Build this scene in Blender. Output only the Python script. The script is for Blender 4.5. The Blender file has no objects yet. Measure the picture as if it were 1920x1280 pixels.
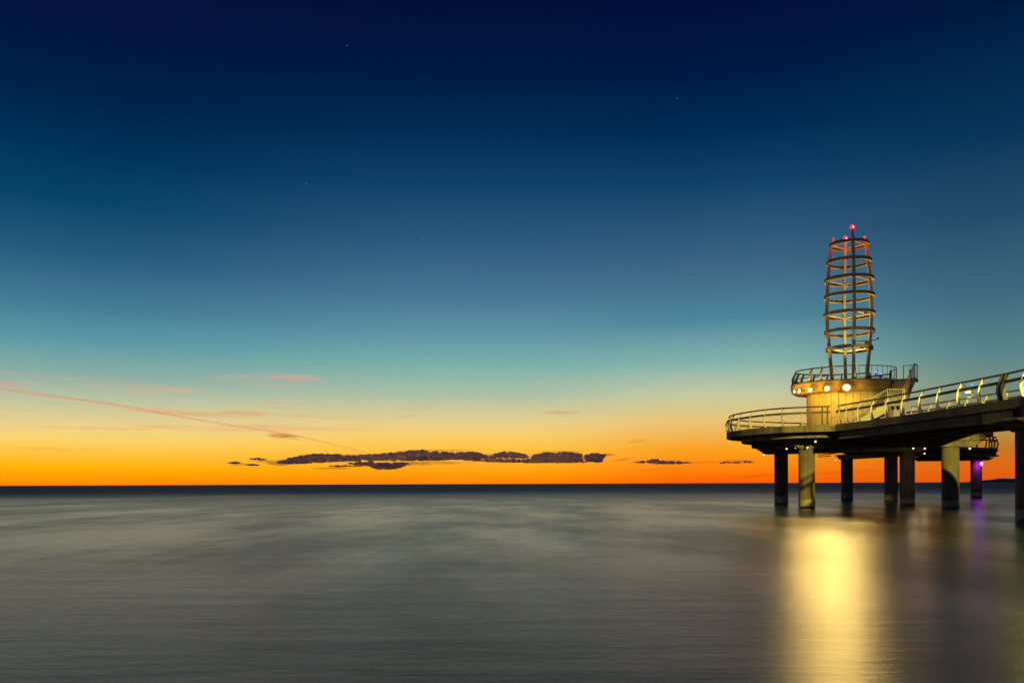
import bpy, bmesh, math, random
from mathutils import Vector, Matrix, noise as mn
random.seed(7)
R = math.radians
PI = math.pi
sc = bpy.context.scene
COL = sc.collection

# ------------------------------------------------------------------ camera
CAMZ, FPX = 1.9, 1600.0
ROLL = math.atan(7.0/1920.0)
cd = bpy.data.cameras.new('camera')
cam = bpy.data.objects.new('camera', cd); COL.objects.link(cam)
cam.location = (0, 0, CAMZ)
cam.rotation_euler = (Matrix.Rotation(R(90), 3, 'X') @ Matrix.Rotation(-ROLL, 3, 'Z')).to_euler()
cd.sensor_width = 36.0; cd.lens = 36.0*FPX/1920.0
cd.shift_y = 266.5/1920.0
cd.clip_start = 0.1; cd.clip_end = 90000.0
sc.camera = cam

# ------------------------------------------------------------------ view, world
sc.view_settings.view_transform = 'Standard'
sc.view_settings.look = 'None'
sc.view_settings.exposure = 0.0
sc.view_settings.gamma = 1.0
sc.view_settings.use_curve_mapping = False
sc.render.engine = 'CYCLES'
sc.cycles.use_denoising = True
sc.cycles.denoising_prefilter = 'NONE'
sc.cycles.use_adaptive_sampling = True
sc.cycles.adaptive_threshold = 0.01
sc.cycles.sample_clamp_direct = 16.0
sc.cycles.max_bounces = 6
sc.cycles.diffuse_bounces = 3
sc.cycles.glossy_bounces = 3
sc.cycles.volume_bounces = 5
sc.cycles.sample_clamp_indirect = 1.5
sc.cycles.caustics_reflective = False
sc.cycles.caustics_refractive = False

def lin(c):
    return tuple(((v/255.0)/12.92 if v/255.0 <= 0.04045 else ((v/255.0+0.055)/1.055)**2.4) for v in c)

class NT:
    """tiny node helper"""
    def __init__(s, tree): s.t = tree; s.n = tree.nodes; s.l = tree.links
    def node(s, typ, **kw):
        n = s.n.new(typ)
        for k, v in kw.items(): setattr(n, k, v)
        return n
    def put(s, sock, v):
        if isinstance(v, bpy.types.NodeSocket): s.l.new(v, sock)
        elif v is not None:
            if hasattr(sock.default_value, '__len__') and not hasattr(v, '__len__'): v = (v,)*len(sock.default_value)
            if hasattr(v, '__len__') and len(v) == 3 and len(sock.default_value) == 4: v = tuple(v)+(1,)
            sock.default_value = v
    def math(s, op, a, b=None, c=None, clamp=False):
        n = s.node('ShaderNodeMath', operation=op); n.use_clamp = clamp
        s.put(n.inputs[0], a)
        if b is not None: s.put(n.inputs[1], b)
        if c is not None: s.put(n.inputs[2], c)
        return n.outputs[0]
    def mix(s, f, a, b):
        n = s.node('ShaderNodeMix', data_type='RGBA')
        s.put(n.inputs[0], f); s.put(n.inputs[6], a); s.put(n.inputs[7], b)
        return n.outputs[2]
    def mixf(s, f, a, b):
        n = s.node('ShaderNodeMix', data_type='FLOAT')
        s.put(n.inputs[0], f); s.put(n.inputs[2], a); s.put(n.inputs[3], b)
        return n.outputs[0]
    def smooth(s, v, lo, hi, a=0.0, b=1.0):
        n = s.node('ShaderNodeMapRange', interpolation_type='SMOOTHSTEP')
        s.put(n.inputs[0], v); s.put(n.inputs[1], lo); s.put(n.inputs[2], hi); s.put(n.inputs[3], a); s.put(n.inputs[4], b)
        return n.outputs[0]
    def ramp(s, v, stops, interp='LINEAR'):
        n = s.node('ShaderNodeValToRGB'); cr = n.color_ramp; cr.interpolation = interp
        while len(cr.elements) > 1: cr.elements.remove(cr.elements[-1])
        cr.elements[0].position = stops[0][0]; cr.elements[0].color = tuple(stops[0][1])+(1,)
        for p, c in stops[1:]:
            e = cr.elements.new(p); e.color = tuple(c)+(1,)
        s.put(n.inputs[0], v)
        return n.outputs[0]
    def comb(s, x, y, z):
        n = s.node('ShaderNodeCombineXYZ')
        s.put(n.inputs[0], x); s.put(n.inputs[1], y); s.put(n.inputs[2], z)
        return n.outputs[0]
    def noise(s, vec, scale, detail=3, rough=0.5, dist=0.0):
        n = s.node('ShaderNodeTexNoise')
        s.put(n.inputs['Vector'], vec); n.inputs['Scale'].default_value = scale
        n.inputs['Detail'].default_value = detail; n.inputs['Roughness'].default_value = rough
        n.inputs['Distortion'].default_value = dist
        return n.outputs[0]

world = bpy.data.worlds.new('World'); sc.world = world
world.use_nodes = True
W = NT(world.node_tree); W.n.clear()
tc = W.node('ShaderNodeTexCoord')
sep = W.node('ShaderNodeSeparateXYZ'); W.l.new(tc.outputs['Generated'], sep.inputs[0])
hx, hy_, hz = sep.outputs
hyp = W.math('SQRT', W.math('ADD', W.math('MULTIPLY', hx, hx), W.math('MULTIPLY', hy_, hy_)))
el = W.math('DIVIDE', hz, W.math('MAXIMUM', hyp, 1e-4))            # tangent of the elevation
az = W.math('ARCTAN2', hx, hy_)                                     # 0 = straight ahead, + to the right
VM = 0.70
def sky_ramp(rad, rows, zen):
    st = []
    for y, c in sorted(rows, key=lambda r: -r[0]):
        st.append((max(0.0, (906-y)/rad/VM), lin(c)))
    st[0] = (0.0, st[0][1])
    st.append((1.0, lin(zen)))
    return W.ramp(W.math('DIVIDE', el, VM), st)
ramp_l = sky_ramp(1866, [(0,(2,20,62)),(150,(0,35,74)),(250,(0,51,91)),(350,(6,68,106)),(450,(35,90,125)),(550,(66,122,148)),
    (620,(88,152,164)),(690,(138,174,166)),(740,(190,196,160)),(790,(236,211,140)),(815,(250,212,108)),(840,(255,198,66)),(868,(255,181,8)),(892,(255,155,4)),(907,(252,132,8))], (1,12,48))
ramp_c = sky_ramp(1600, [(0,(2,15,56)),(150,(0,28,68)),(250,(2,45,86)),(350,(16,66,106)),(450,(42,88,125)),(550,(70,116,146)),
    (620,(92,146,163)),(680,(120,174,170)),(740,(172,192,165)),(790,(231,207,140)),(815,(248,206,108)),(840,(255,194,66)),(880,(255,165,15)),(905,(255,130,5))], (1,10,45))
ramp_r = sky_ramp(1642, [(0,(0,15,58)),(150,(0,28,70)),(250,(0,45,86)),(350,(16,66,106)),(450,(48,90,124)),(520,(66,107,136)),
    (600,(77,135,155)),(680,(132,178,173)),(740,(196,203,160)),(790,(235,196,112)),(840,(250,162,32)),(880,(255,130,10)),(903,(250,95,5))], (1,10,45))
ramp_f = sky_ramp(1846, [(0,(0,22,61)),(250,(8,53,90)),(400,(35,75,106)),(550,(64,104,126)),(650,(85,130,140)),
    (740,(122,148,130)),(800,(186,150,80)),(840,(192,122,40)),(880,(226,102,20)),(900,(226,88,14))], (1,12,48))
ramp_b = W.ramp(W.math('DIVIDE', el, VM), [(0.0, lin((98,82,96))),(0.2, lin((44,66,100))),(0.5, lin((14,44,84))),(1.0, lin((1,12,48)))])
A = lambda x: math.atan2(x-960, 1600)
f1 = W.smooth(az, A(120), A(860)); f2 = W.smooth(az, A(960), A(1330)); f3 = W.smooth(az, A(1400), A(1880))
skyc = W.mix(f1, ramp_l, ramp_c); skyc = W.mix(f2, skyc, ramp_r); skyc = W.mix(f3, skyc, ramp_f)
away = W.smooth(W.math('ABSOLUTE', az), R(42), R(110))
skyc = W.mix(away, skyc, ramp_b)
# thin pink cirrus streaks low in the sky
sv = W.comb(W.math('MULTIPLY', az, 5.0), W.math('ADD', W.math('MULTIPLY', el, 150.0), W.math('MULTIPLY', az, 4.0)), 1.7)
n1 = W.noise(sv, 1.0, 4, 0.55, 0.4)
band = W.math('MULTIPLY', W.smooth(el, 0.045, 0.07), W.smooth(el, 0.095, 0.125, 1.0, 0.0))
leftw = W.smooth(az, A(350), A(800), 1.0, 0.10)
wisp = W.math('MULTIPLY', W.math('MULTIPLY', W.smooth(n1, 0.50, 0.72), band), leftw)
skyc = W.mix(W.math('MULTIPLY', wisp, 0.75), skyc, lin((232,158,122)))
def streak(skyc, x, y, wx, wy, slope, col, amt, sd):
    rad = math.hypot(x-960, 1600)
    da = W.math('DIVIDE', W.math('SUBTRACT', az, A(x)), wx/1750.0)
    de = W.math('SUBTRACT', W.math('SUBTRACT', el, (906-y)/rad), W.math('MULTIPLY', W.math('SUBTRACT', az, A(x)), slope))
    de = W.math('DIVIDE', de, wy/rad)
    nz = W.noise(W.comb(W.math('MULTIPLY', az, 60.0), W.math('MULTIPLY', el, 420.0), sd), 1.0, 4, 0.6)
    de = W.math('ADD', de, W.math('MULTIPLY', W.math('SUBTRACT', nz, 0.5), 2.2))
    r2 = W.math('ADD', W.math('MULTIPLY', da, da), W.math('MULTIPLY', de, de))
    f = W.math('MULTIPLY', W.smooth(r2, 0.0, 1.0, 1.0, 0.0), W.math('MULTIPLY', W.smooth(nz, 0.2, 0.6), amt))
    return W.mix(f, skyc, lin(col))
for a in [(555,706,70,7,0.03,(226,160,140),0.75,1.0), (480,702,110,7,0.05,(190,172,160),0.5,2.0), (300,729,110,5,0.05,(222,175,140),0.6,3.0),
          (460,772,60,5,-0.02,(224,160,105),0.8,4.0), (420,774,130,6,0.0,(226,178,125),0.5,5.0), (310,796,70,4,0.02,(240,178,105),0.7,6.0),
          (190,799,170,2.5,0.0,(236,178,105),0.7,7.0), (535,815,42,6,-0.05,(196,122,62),0.95,8.0), (15,714,40,6,-0.08,(220,160,140),0.6,9.0),
          (785,766,45,5,0.04,(214,186,140),0.6,10.0), (760,780,30,5,0.2,(214,184,130),0.45,11.0), (1050,773,48,5,0.0,(206,170,112),0.75,12.0),
          (1195,827,30,3,0.05,(226,150,50),0.7,13.0), (90,838,120,4,0.0,(246,186,70),0.6,14.0), (1250,880,120,3,0.02,(240,120,20),0.5,15.0),
          (1420,893,80,3,0.08,(225,92,10),0.6,16.0), (1600,885,110,3,0.05,(226,92,14),0.6,17.0), (820,900,160,2,0.0,(250,150,30),0.5,18.0),
          (548,862,46,6,0.05,(150,92,50),0.75,19.0), (500,862,40,3,0.0,(170,100,45),0.7,20.0), (690,869,60,5,0.0,(150,90,55),0.7,21.0), (800,866,110,4,0.0,(160,95,45),0.6,22.0),
          (965,855,60,6,-0.05,(150,92,55),0.7,23.0), (1110,858,34,8,0.0,(150,90,55),0.65,24.0), (820,844,90,4,0.0,(160,100,60),0.6,25.0), (1050,847,60,4,0.0,(160,100,60),0.6,26.0),
          (640,852,60,4,0.04,(160,100,60),0.6,27.0), (1243,866,62,4,0.0,(165,90,35),0.65,28.0), (1384,866,40,4,0.0,(160,85,35),0.65,29.0), (455,868,36,3,0.0,(165,95,40),0.6,30.0), (1165,862,26,3,0.1,(180,105,45),0.5,31.0),
          (520,867,30,4,0.0,(130,80,50),0.8,32.0), (575,853,24,4,0.0,(140,88,55),0.7,33.0), (905,853,40,4,0.0,(140,88,55),0.7,34.0), (1140,853,18,4,0.1,(140,85,50),0.8,35.0),
          (620,876,50,2.5,0.0,(170,100,45),0.7,36.0), (780,868,50,4,0.0,(140,85,50),0.7,37.0), (1320,867,50,2,0.0,(190,100,30),0.7,38.0)]:
    skyc = streak(skyc, *a)
bg = W.node('ShaderNodeBackground'); W.l.new(skyc, bg.inputs[0]); bg.inputs[1].default_value = 1.0
wo = W.node('ShaderNodeOutputWorld'); W.l.new(bg.outputs[0], wo.inputs[0])
world.cycles.sampling_method = 'MANUAL'; world.cycles.sample_map_resolution = 1024

# the sun has just set: half a degree under the horizon, it still reaches the clouds and the contrail from below
sd_ = bpy.data.lights.new('sun', 'SUN'); sd_.energy = 4.5; sd_.angle = R(0.5); sd_.color = (1.0, 0.46, 0.26)
sun = bpy.data.objects.new('sun', sd_); COL.objects.link(sun)
sun.rotation_euler = Vector((-math.sin(R(-17)), -math.cos(R(-17)), math.sin(R(0.5)))).to_track_quat('-Z','Y').to_euler()

# ------------------------------------------------------------------ helpers
def px(x, y, Y):
    """the point at depth Y seen at pixel x, y of the photograph"""
    dx, dy = x-960.0, 906.5-y
    c, s = math.cos(ROLL), math.sin(ROLL)
    ux, uy = dx*c+dy*s, -dx*s+dy*c
    return Vector((ux*Y/FPX, Y, CAMZ+uy*Y/FPX))

def link(name, me, mat=None, parent=None, loc=None, smooth=False):
    o = bpy.data.objects.new(name, me); COL.objects.link(o)
    if mat is not None and not me.materials: me.materials.append(mat)
    if parent is not None: o.parent = parent
    if loc is not None: o.location = loc
    if smooth:
        for p in me.polygons: p.use_smooth = True
    return o
def tag(o, label=None, cat=None, group=None, kind=None):
    for k, v in (('label', label), ('category', cat), ('group', group), ('kind', kind)):
        if v: o[k] = v
    return o
def thing(name, label, cat, loc=(0,0,0), group=None, rz=0.0):
    o = bpy.data.objects.new(name, None); COL.objects.link(o)
    o.location = loc; o.rotation_euler = (0,0,rz); o.empty_display_size = 0.2
    return tag(o, label, cat, group)

class MB:
    def __init__(s): s.v = []; s.f = []
    def add(s, vs, fs):
        b = len(s.v); s.v += [tuple(p) for p in vs]; s.f += [tuple(i+b for i in f) for f in fs]; return s
    def box(s, lo, hi, M=None):
        vs = [Vector((x,y,z)) for x in (lo[0],hi[0]) for y in (lo[1],hi[1]) for z in (lo[2],hi[2])]
        if M is not None: vs = [M @ p for p in vs]
        return s.add(vs, [(0,1,3,2),(4,6,7,5),(0,4,5,1),(2,3,7,6),(0,2,6,4),(1,5,7,3)])
    def bar(s, a, b, w, h, up=Vector((0,0,1))):
        a, b = Vector(a), Vector(b); d = b-a; L = d.length; t = d/L
        sd = t.cross(up)
        if sd.length < 1e-4: sd = t.cross(Vector((1,0,0)))
        sd.normalize(); u2 = sd.cross(t)
        M = Matrix((( sd.x,t.x,u2.x,a.x),(sd.y,t.y,u2.y,a.y),(sd.z,t.z,u2.z,a.z),(0,0,0,1)))
        return s.box((-w/2,0,-h/2),(w/2,L,h/2),M)
    def tube(s, pts, r, n=8, cap=True):
        pts = [Vector(p) for p in pts]; m = len(pts)
        rs = r if hasattr(r, '__len__') else [r]*m
        rings = []; ref = Vector((0,0,1))
        for i, p in enumerate(pts):
            t = (pts[min(i+1,m-1)]-pts[max(i-1,0)]).normalized()
            if abs(t.dot(ref)) > 0.95: ref = Vector((1,0,0))
            a = t.cross(ref).normalized(); b = a.cross(t)
            rings.append([p+(a*math.cos(2*PI*k/n)+b*math.sin(2*PI*k/n))*rs[i] for k in range(n)])
        vs = [q for rg in rings for q in rg]; fs = []
        for i in range(m-1):
            for k in range(n):
                fs.append((i*n+k, i*n+(k+1)%n, (i+1)*n+(k+1)%n, (i+1)*n+k))
        if cap: fs += [tuple(range(n))[::-1], tuple((m-1)*n+k for k in range(n))]
        return s.add(vs, fs)
    def lathe(s, prof, n=16, c=(0,0,0), cap=True):
        vs = []; fs = []; m = len(prof)
        for r, z in prof:
            for k in range(n):
                a = 2*PI*k/n; vs.append((c[0]+r*math.cos(a), c[1]+r*math.sin(a), c[2]+z))
        for i in range(m-1):
            for k in range(n):
                fs.append((i*n+k, i*n+(k+1)%n, (i+1)*n+(k+1)%n, (i+1)*n+k))
        if cap: fs += [tuple(range(n))[::-1], tuple((m-1)*n+k for k in range(n))]
        return s.add(vs, fs)
    def prism(s, poly, z0, z1):
        n = len(poly)
        vs = [(p[0],p[1],z0) for p in poly]+[(p[0],p[1],z1) for p in poly]
        fs = [tuple(range(n))[::-1], tuple(range(n,2*n))]+[(i,(i+1)%n,n+(i+1)%n,n+i) for i in range(n)]
        return s.add(vs, fs)
    def sweep(s, path, prof, closed=False, cap=True):
        """prof: list of (u, z), u to the right of travel; path: list of 2-D points"""
        m, k = len(path), len(prof); vs = []; fs = []
        for i, p in enumerate(path):
            n = normal(path, i, closed)
            for u, z in prof: vs.append((p[0]+n[0]*u, p[1]+n[1]*u, z))
        for i in range(m if closed else m-1):
            j = (i+1) % m
            for q in range(k):
                r = (q+1) % k
                fs.append((i*k+q, i*k+r, j*k+r, j*k+q))
        if cap and not closed: fs += [tuple(range(k))[::-1], tuple((m-1)*k+q for q in range(k))]
        return s.add(vs, fs)
    def sphere(s, c, r, n=10, m=6, sz=1.0):
        prof = [(r*math.sin(PI*i/m), -r*sz*math.cos(PI*i/m)) for i in range(m+1)]
        prof[0] = (r*0.02, prof[0][1]); prof[-1] = (r*0.02, prof[-1][1])
        return s.lathe(prof, n, c)
    def mesh(s, name, bevel=0.0):
        me = bpy.data.meshes.new(name); me.from_pydata(s.v, [], s.f); me.update()
        bm = bmesh.new(); bm.from_mesh(me); bmesh.ops.recalc_face_normals(bm, faces=bm.faces)
        if bevel > 0:
            es = [e for e in bm.edges if len(e.link_faces) == 2 and e.calc_face_angle(0) > R(35)]
            bmesh.ops.bevel(bm, geom=es, offset=bevel, segments=1, affect='EDGES', clamp_overlap=True)
        bm.to_mesh(me); bm.free()
        return me
    def obj(s, name, mat, parent=None, bevel=0.0, smooth=False, loc=None):
        return link(name, s.mesh(name, bevel), mat, parent, loc, smooth)

def normal(path, i, closed=False):
    m = len(path)
    if closed: a, b = path[(i-1)%m], path[(i+1)%m]
    else: a, b = path[max(i-1,0)], path[min(i+1,m-1)]
    tx, ty = b[0]-a[0], b[1]-a[1]; L = math.hypot(tx,ty) or 1.0
    return (ty/L, -tx/L)
def spline(pts, step=0.5, closed=False):
    out = []; n = len(pts)
    for i in range(n if closed else n-1):
        p0 = pts[(i-1)%n] if closed else pts[max(i-1,0)]
        p1, p2 = pts[i], pts[(i+1)%n]
        p3 = pts[(i+2)%n] if closed else pts[min(i+2,n-1)]
        L = math.hypot(p2[0]-p1[0], p2[1]-p1[1]); k = max(1, int(round(L/step)))
        for j in range(k):
            t = j/k
            out.append(tuple(0.5*((2*p1[c])+(-p0[c]+p2[c])*t+(2*p0[c]-5*p1[c]+4*p2[c]-p3[c])*t*t+(-p0[c]+3*p1[c]-3*p2[c]+p3[c])*t**3) for c in range(len(p1))))
    if not closed: out.append(tuple(pts[-1]))
    return out
def offset(path, u, closed=False):
    return [(p[0]+normal(path,i,closed)[0]*u, p[1]+normal(path,i,closed)[1]*u) for i, p in enumerate(path)]
def lens(path):
    L = [0.0]
    for a, b in zip(path, path[1:]): L.append(L[-1]+math.hypot(b[0]-a[0], b[1]-a[1]))
    return L
def at(path, L, s):
    s = min(max(s, 0.0), L[-1])
    for i in range(len(L)-1):
        if s <= L[i+1]:
            t = (s-L[i])/max(L[i+1]-L[i],1e-6); a, b = path[i], path[i+1]
            h = math.atan2(b[1]-a[1], b[0]-a[0])
            return (a[0]+(b[0]-a[0])*t, a[1]+(b[1]-a[1])*t), h
def nearest_s(path, L, p):
    best = (1e9, 0)
    for i in range(len(path)):
        d = math.hypot(path[i][0]-p[0], path[i][1]-p[1])
        if d < best[0]: best = (d, L[i])
    return best[1]

# ------------------------------------------------------------------ materials
def material(name, base, rough=0.7, metal=0.0, var=0.25, scale=1.5, bump=0.15, bscale=12.0, streaks=0.0, dark=None, ior=1.45, spec=None):
    m = bpy.data.materials.new(name); m.use_nodes = True
    t = NT(m.node_tree); t.n.clear()
    tcn = t.node('ShaderNodeNewGeometry'); pos = tcn.outputs['Position']
    n1 = t.noise(pos, scale, 5, 0.6); n2 = t.noise(pos, bscale, 4, 0.6)
    f = t.math('ADD', t.math('MULTIPLY', n1, 0.65), t.math('MULTIPLY', n2, 0.35))
    lo = tuple(c*(1-var) for c in base); hi = tuple(min(1,c*(1+var)) for c in base)
    col = t.mix(t.smooth(f, 0.32, 0.68), lo, hi)
    if streaks > 0:
        sp = t.node('ShaderNodeSeparateXYZ'); t.l.new(pos, sp.inputs[0])
        sn = t.noise(t.comb(t.math('MULTIPLY', sp.outputs[0], 4.5), t.math('MULTIPLY', sp.outputs[1], 4.5), t.math('MULTIPLY', sp.outputs[2], 0.35)), 1.0, 4, 0.6)
        col = t.mix(t.math('MULTIPLY', t.smooth(sn, 0.48, 0.72), streaks), col, dark or tuple(c*0.35 for c in base))
    b = t.node('ShaderNodeBsdfPrincipled'); t.put(b.inputs['Base Color'], col)
    t.put(b.inputs['Roughness'], t.math('ADD', rough-0.08, t.math('MULTIPLY', n2, 0.16)))
    b.inputs['Metallic'].default_value = metal; b.inputs['IOR'].default_value = ior
    bp = t.node('ShaderNodeBump'); bp.inputs['Strength'].default_value = bump; bp.inputs['Distance'].default_value = 0.02
    t.l.new(n2, bp.inputs['Height']); t.l.new(bp.outputs[0], b.inputs['Normal'])
    o = t.node('ShaderNodeOutputMaterial'); t.l.new(b.outputs[0], o.inputs[0])
    return m
def glow(name, col, strength):
    m = bpy.data.materials.new(name); m.use_nodes = True
    t = NT(m.node_tree); t.n.clear()
    e = t.node('ShaderNodeEmission'); t.put(e.inputs[0], col); e.inputs[1].default_value = strength
    o = t.node('ShaderNodeOutputMaterial'); t.l.new(e.outputs[0], o.inputs[0])
    m.cycles.emission_sampling = 'NONE'
    return m
M = {}
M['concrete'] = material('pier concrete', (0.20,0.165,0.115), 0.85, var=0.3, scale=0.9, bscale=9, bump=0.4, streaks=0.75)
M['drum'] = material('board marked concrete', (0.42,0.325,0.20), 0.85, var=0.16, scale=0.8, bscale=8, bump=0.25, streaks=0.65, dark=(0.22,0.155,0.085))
M['steel'] = material('painted pale steel', (0.50,0.49,0.46), 0.5, var=0.12, scale=3, bump=0.08)
M['dark_steel'] = material('dark steel', (0.11,0.105,0.10), 0.45, var=0.2, scale=3, bump=0.08)
M['rail'] = material('brushed handrail', (0.16,0.15,0.14), 0.35, metal=0.5, var=0.2, scale=3, bump=0.05)
M['timber'] = material('weathered timber rail', (0.13,0.10,0.08), 0.7, var=0.3, scale=2.0, bump=0.2)
M['tower'] = material('white painted tower steel', (0.48,0.46,0.42), 0.5, var=0.12, scale=2, bump=0.05)
M['ring'] = material('tower ring steel', (0.27,0.25,0.22), 0.5, var=0.15, scale=2, bump=0.05)
M['cable'] = material('stainless cable', (0.42,0.42,0.40), 0.35, metal=0.6, var=0.1)
M['housing'] = material('lamp housing', (0.10,0.10,0.10), 0.5, var=0.15)
M['tread'] = material('stair tread', (0.33,0.31,0.27), 0.7, var=0.2, scale=3)
M['soffit'] = material('stair steel', (0.50,0.47,0.38), 0.55, var=0.15, scale=2)
M['tide'] = material('pale tide band', (0.40,0.345,0.23), 0.8, var=0.35, scale=2.5, bump=0.35, bscale=14)
M['algae'] = material('wet algae band', (0.04,0.038,0.026), 0.45, var=0.5, scale=4, bump=0.4, bscale=16)
M['hill'] = material('distant wooded hill', (0.055,0.06,0.075), 0.95, var=0.3, scale=0.004, bscale=0.02)
AMBER = (1.0,0.50,0.03); FLOOD = (1.0,0.72,0.20); YELLOW = (1.0,0.80,0.13); WARM = (1.0,0.72,0.40); RED = (1.0,0.07,0.02); BLUE = (0.03,0.12,1.0); PURPLE = (0.62,0.02,1.0)
M['glow_amber'] = glow('flood lens', (1.0,0.80,0.36), 30.0)
M['glow_yellow'] = glow('street lamp lens', (1.0,0.86,0.35), 12.0)
M['glow_warm'] = glow('bulkhead lens', (1.0,0.78,0.48), 1.6)
M['glow_red'] = glow('beacon lens', (1.0,0.008,0.03), 3.2)
M['glow_ring'] = glow('flood reflector', (1.0,0.66,0.16), 1.5)
M['glow_core'] = glow('beacon core', (1.0,0.65,0.62), 8.0)
M['glow_blue'] = glow('blue lens', (0.04,0.16,1.0), 3.4)
M['glow_purple'] = glow('purple lens', (0.85,0.25,1.0), 3.0)
M['star'] = glow('star', (0.5,0.66,0.78), 0.5)

def lamp(name, loc, power, col, radius=0.08, spot=None, aim=None, parent=None):
    ld = bpy.data.lights.new(name, 'SPOT' if spot else 'POINT')
    ld.energy = power; ld.color = col; ld.shadow_soft_size = radius
    if spot: ld.spot_size = R(spot); ld.spot_blend = 0.5 if spot > 100 else (1.0 if spot > 40 else 0.15)
    o = bpy.data.objects.new(name, ld); COL.objects.link(o); o.location = loc
    if aim is not None:
        o.rotation_euler = (Vector(aim)-Vector(loc)).to_track_quat('-Z','Y').to_euler()
    if parent is not None: o.parent = parent
    return o

# ------------------------------------------------------------------ water
COATW = 0.9
W2A, W3A, WR, WN = 0.006, 0.0045, 0.29, 0.0
def water():
    m = bpy.data.materials.new('lake water'); m.use_nodes = True
    t = NT(m.node_tree); t.n.clear()
    g = t.node('ShaderNodeNewGeometry')
    sp = t.node('ShaderNodeSeparateXYZ'); t.l.new(g.outputs['Position'], sp.inputs[0])
    x, y = sp.outputs[0], sp.outputs[1]
    d = t.math('SQRT', t.math('ADD', t.math('MULTIPLY', x, x), t.math('MULTIPLY', y, y)))
    # broad calm and ruffled patches, long across the swell
    big = t.noise(t.comb(t.math('MULTIPLY', x, 0.16), t.math('MULTIPLY', y, 0.055), 0.0), 1.0, 4, 0.6, 0.0)
    far = t.noise(t.comb(t.math('MULTIPLY', x, 0.012), t.math('MULTIPLY', y, 0.006), 3.0), 1.0, 4, 0.6, 0.0)
    pat = t.math('SUBTRACT', t.mixf(t.smooth(d, 40, 160), big, far), 0.5)
    rough = t.math('ADD', WR, t.math('MULTIPLY', pat, 0.26))
    rough = t.math('ADD', rough, t.math('MULTIPLY', t.smooth(t.math('ADD', d, t.math('MULTIPLY', pat, 140.0)), 25, 330), 0.30))
    rough = t.math('ADD', rough, t.smooth(d, 7, 30, WN, 0.0))
    rough = t.math('MAXIMUM', rough, 0.285)
    # bumps: swell that the long exposure left, fine wind ripples
    w1 = t.noise(t.comb(t.math('MULTIPLY', x, 0.22), t.math('MULTIPLY', y, 0.9), 0.0), 1.0, 4, 0.6, 0.0)
    w2 = t.noise(t.comb(t.math('MULTIPLY', x, 5.0), t.math('MULTIPLY', y, 14.0), 0.0), 1.0, 4, 0.65, 0.0)
    w3 = t.noise(t.comb(t.math('MULTIPLY', x, 13.0), t.math('MULTIPLY', y, 34.0), 0.0), 1.0, 3, 0.7, 0.0)
    h = t.math('ADD', t.math('MULTIPLY', w1, 0.035), t.math('MULTIPLY', w2, W2A))
    h = t.math('ADD', h, t.math('MULTIPLY', w3, t.smooth(d, 8, 60, W3A, 0.0)))
    bp = t.node('ShaderNodeBump'); bp.inputs['Distance'].default_value = 1.0
    t.put(bp.inputs['Strength'], t.smooth(d, 20, 200, 0.75, 0.15)); t.l.new(h, bp.inputs['Height'])
    b = t.node('ShaderNodeBsdfPrincipled')
    t.put(b.inputs['Base Color'], t.mix(t.smooth(t.math('ADD', d, t.math('MULTIPLY', pat, 150.0)), 40, 220), (0.054,0.072,0.046,1), (0.020,0.066,0.125)))
    t.put(b.inputs['Roughness'], rough); b.inputs['IOR'].default_value = 1.333
    t.l.new(bp.outputs[0], b.inputs['Normal'])
    # smoother slicks lying in the ruffled water
    slick = t.math('MULTIPLY', t.smooth(pat, -0.12, 0.14), t.smooth(t.math('ADD', d, t.math('MULTIPLY', pat, -160.0)), 45, 190, 1.0, 0.0))
    t.put(b.inputs['Coat Weight'], t.math('MULTIPLY', t.math('MULTIPLY', slick, t.smooth(d, 7, 30, 0.45, 1.0)), COATW)); t.put(b.inputs['Coat Roughness'], 0.22); b.inputs['Coat IOR'].default_value = 1.333
    t.l.new(bp.outputs[0], b.inputs['Coat Normal'])
    o = t.node('ShaderNodeOutputMaterial'); t.l.new(b.outputs[0], o.inputs[0])
    mb = MB(); rings = [0.5, 20, 60, 200, 800, 4000, 12000, 30000]; n = 64
    vs = [(r*math.cos(2*PI*k/n), r*math.sin(2*PI*k/n), 0) for r in rings for k in range(n)]
    fs = [(i*n+k, i*n+(k+1)%n, (i+1)*n+(k+1)%n, (i+1)*n+k) for i in range(len(rings)-1) for k in range(n)]+[tuple(range(n))]
    mb.add(vs, fs)
    tag(mb.obj('water', m), 'smooth grey green lake water in a long exposure', kind='structure')
water()

def hills():
    D = 14000.0; mb = MB(); prof = []
    xs = list(range(1800, 2700, 6))
    for i, x in enumerate(xs):
        a = max(0.0, min(1.0, (x-1838)/14.0)); b = min(1.0, max(0.0, (x-1858)/16.0))
        h = (4.6*a+2.2*b)+0.9*mn.noise((x*0.05,0,0))*a+0.6*mn.noise((x*0.21,3,0))*a
        prof.append((x, max(0.15, h)))
    front, top, back = [], [], []
    for x, h in prof:
        X = (x-960)/FPX*D; H = h*D/FPX
        front.append((X, D-500, -1)); top.append((X, D, H)); back.append((X, D+700, -1))
    n = len(prof); vs = front+top+back
    fs = [(i,i+1,n+i+1,n+i) for i in range(n-1)]+[(n+i,n+i+1,2*n+i+1,2*n+i) for i in range(n-1)]
    mb.add(vs, fs); tag(mb.obj('hills', M['hill'], smooth=True), 'low dark far shore hills at the horizon on the right', kind='structure')
hills()

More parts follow.
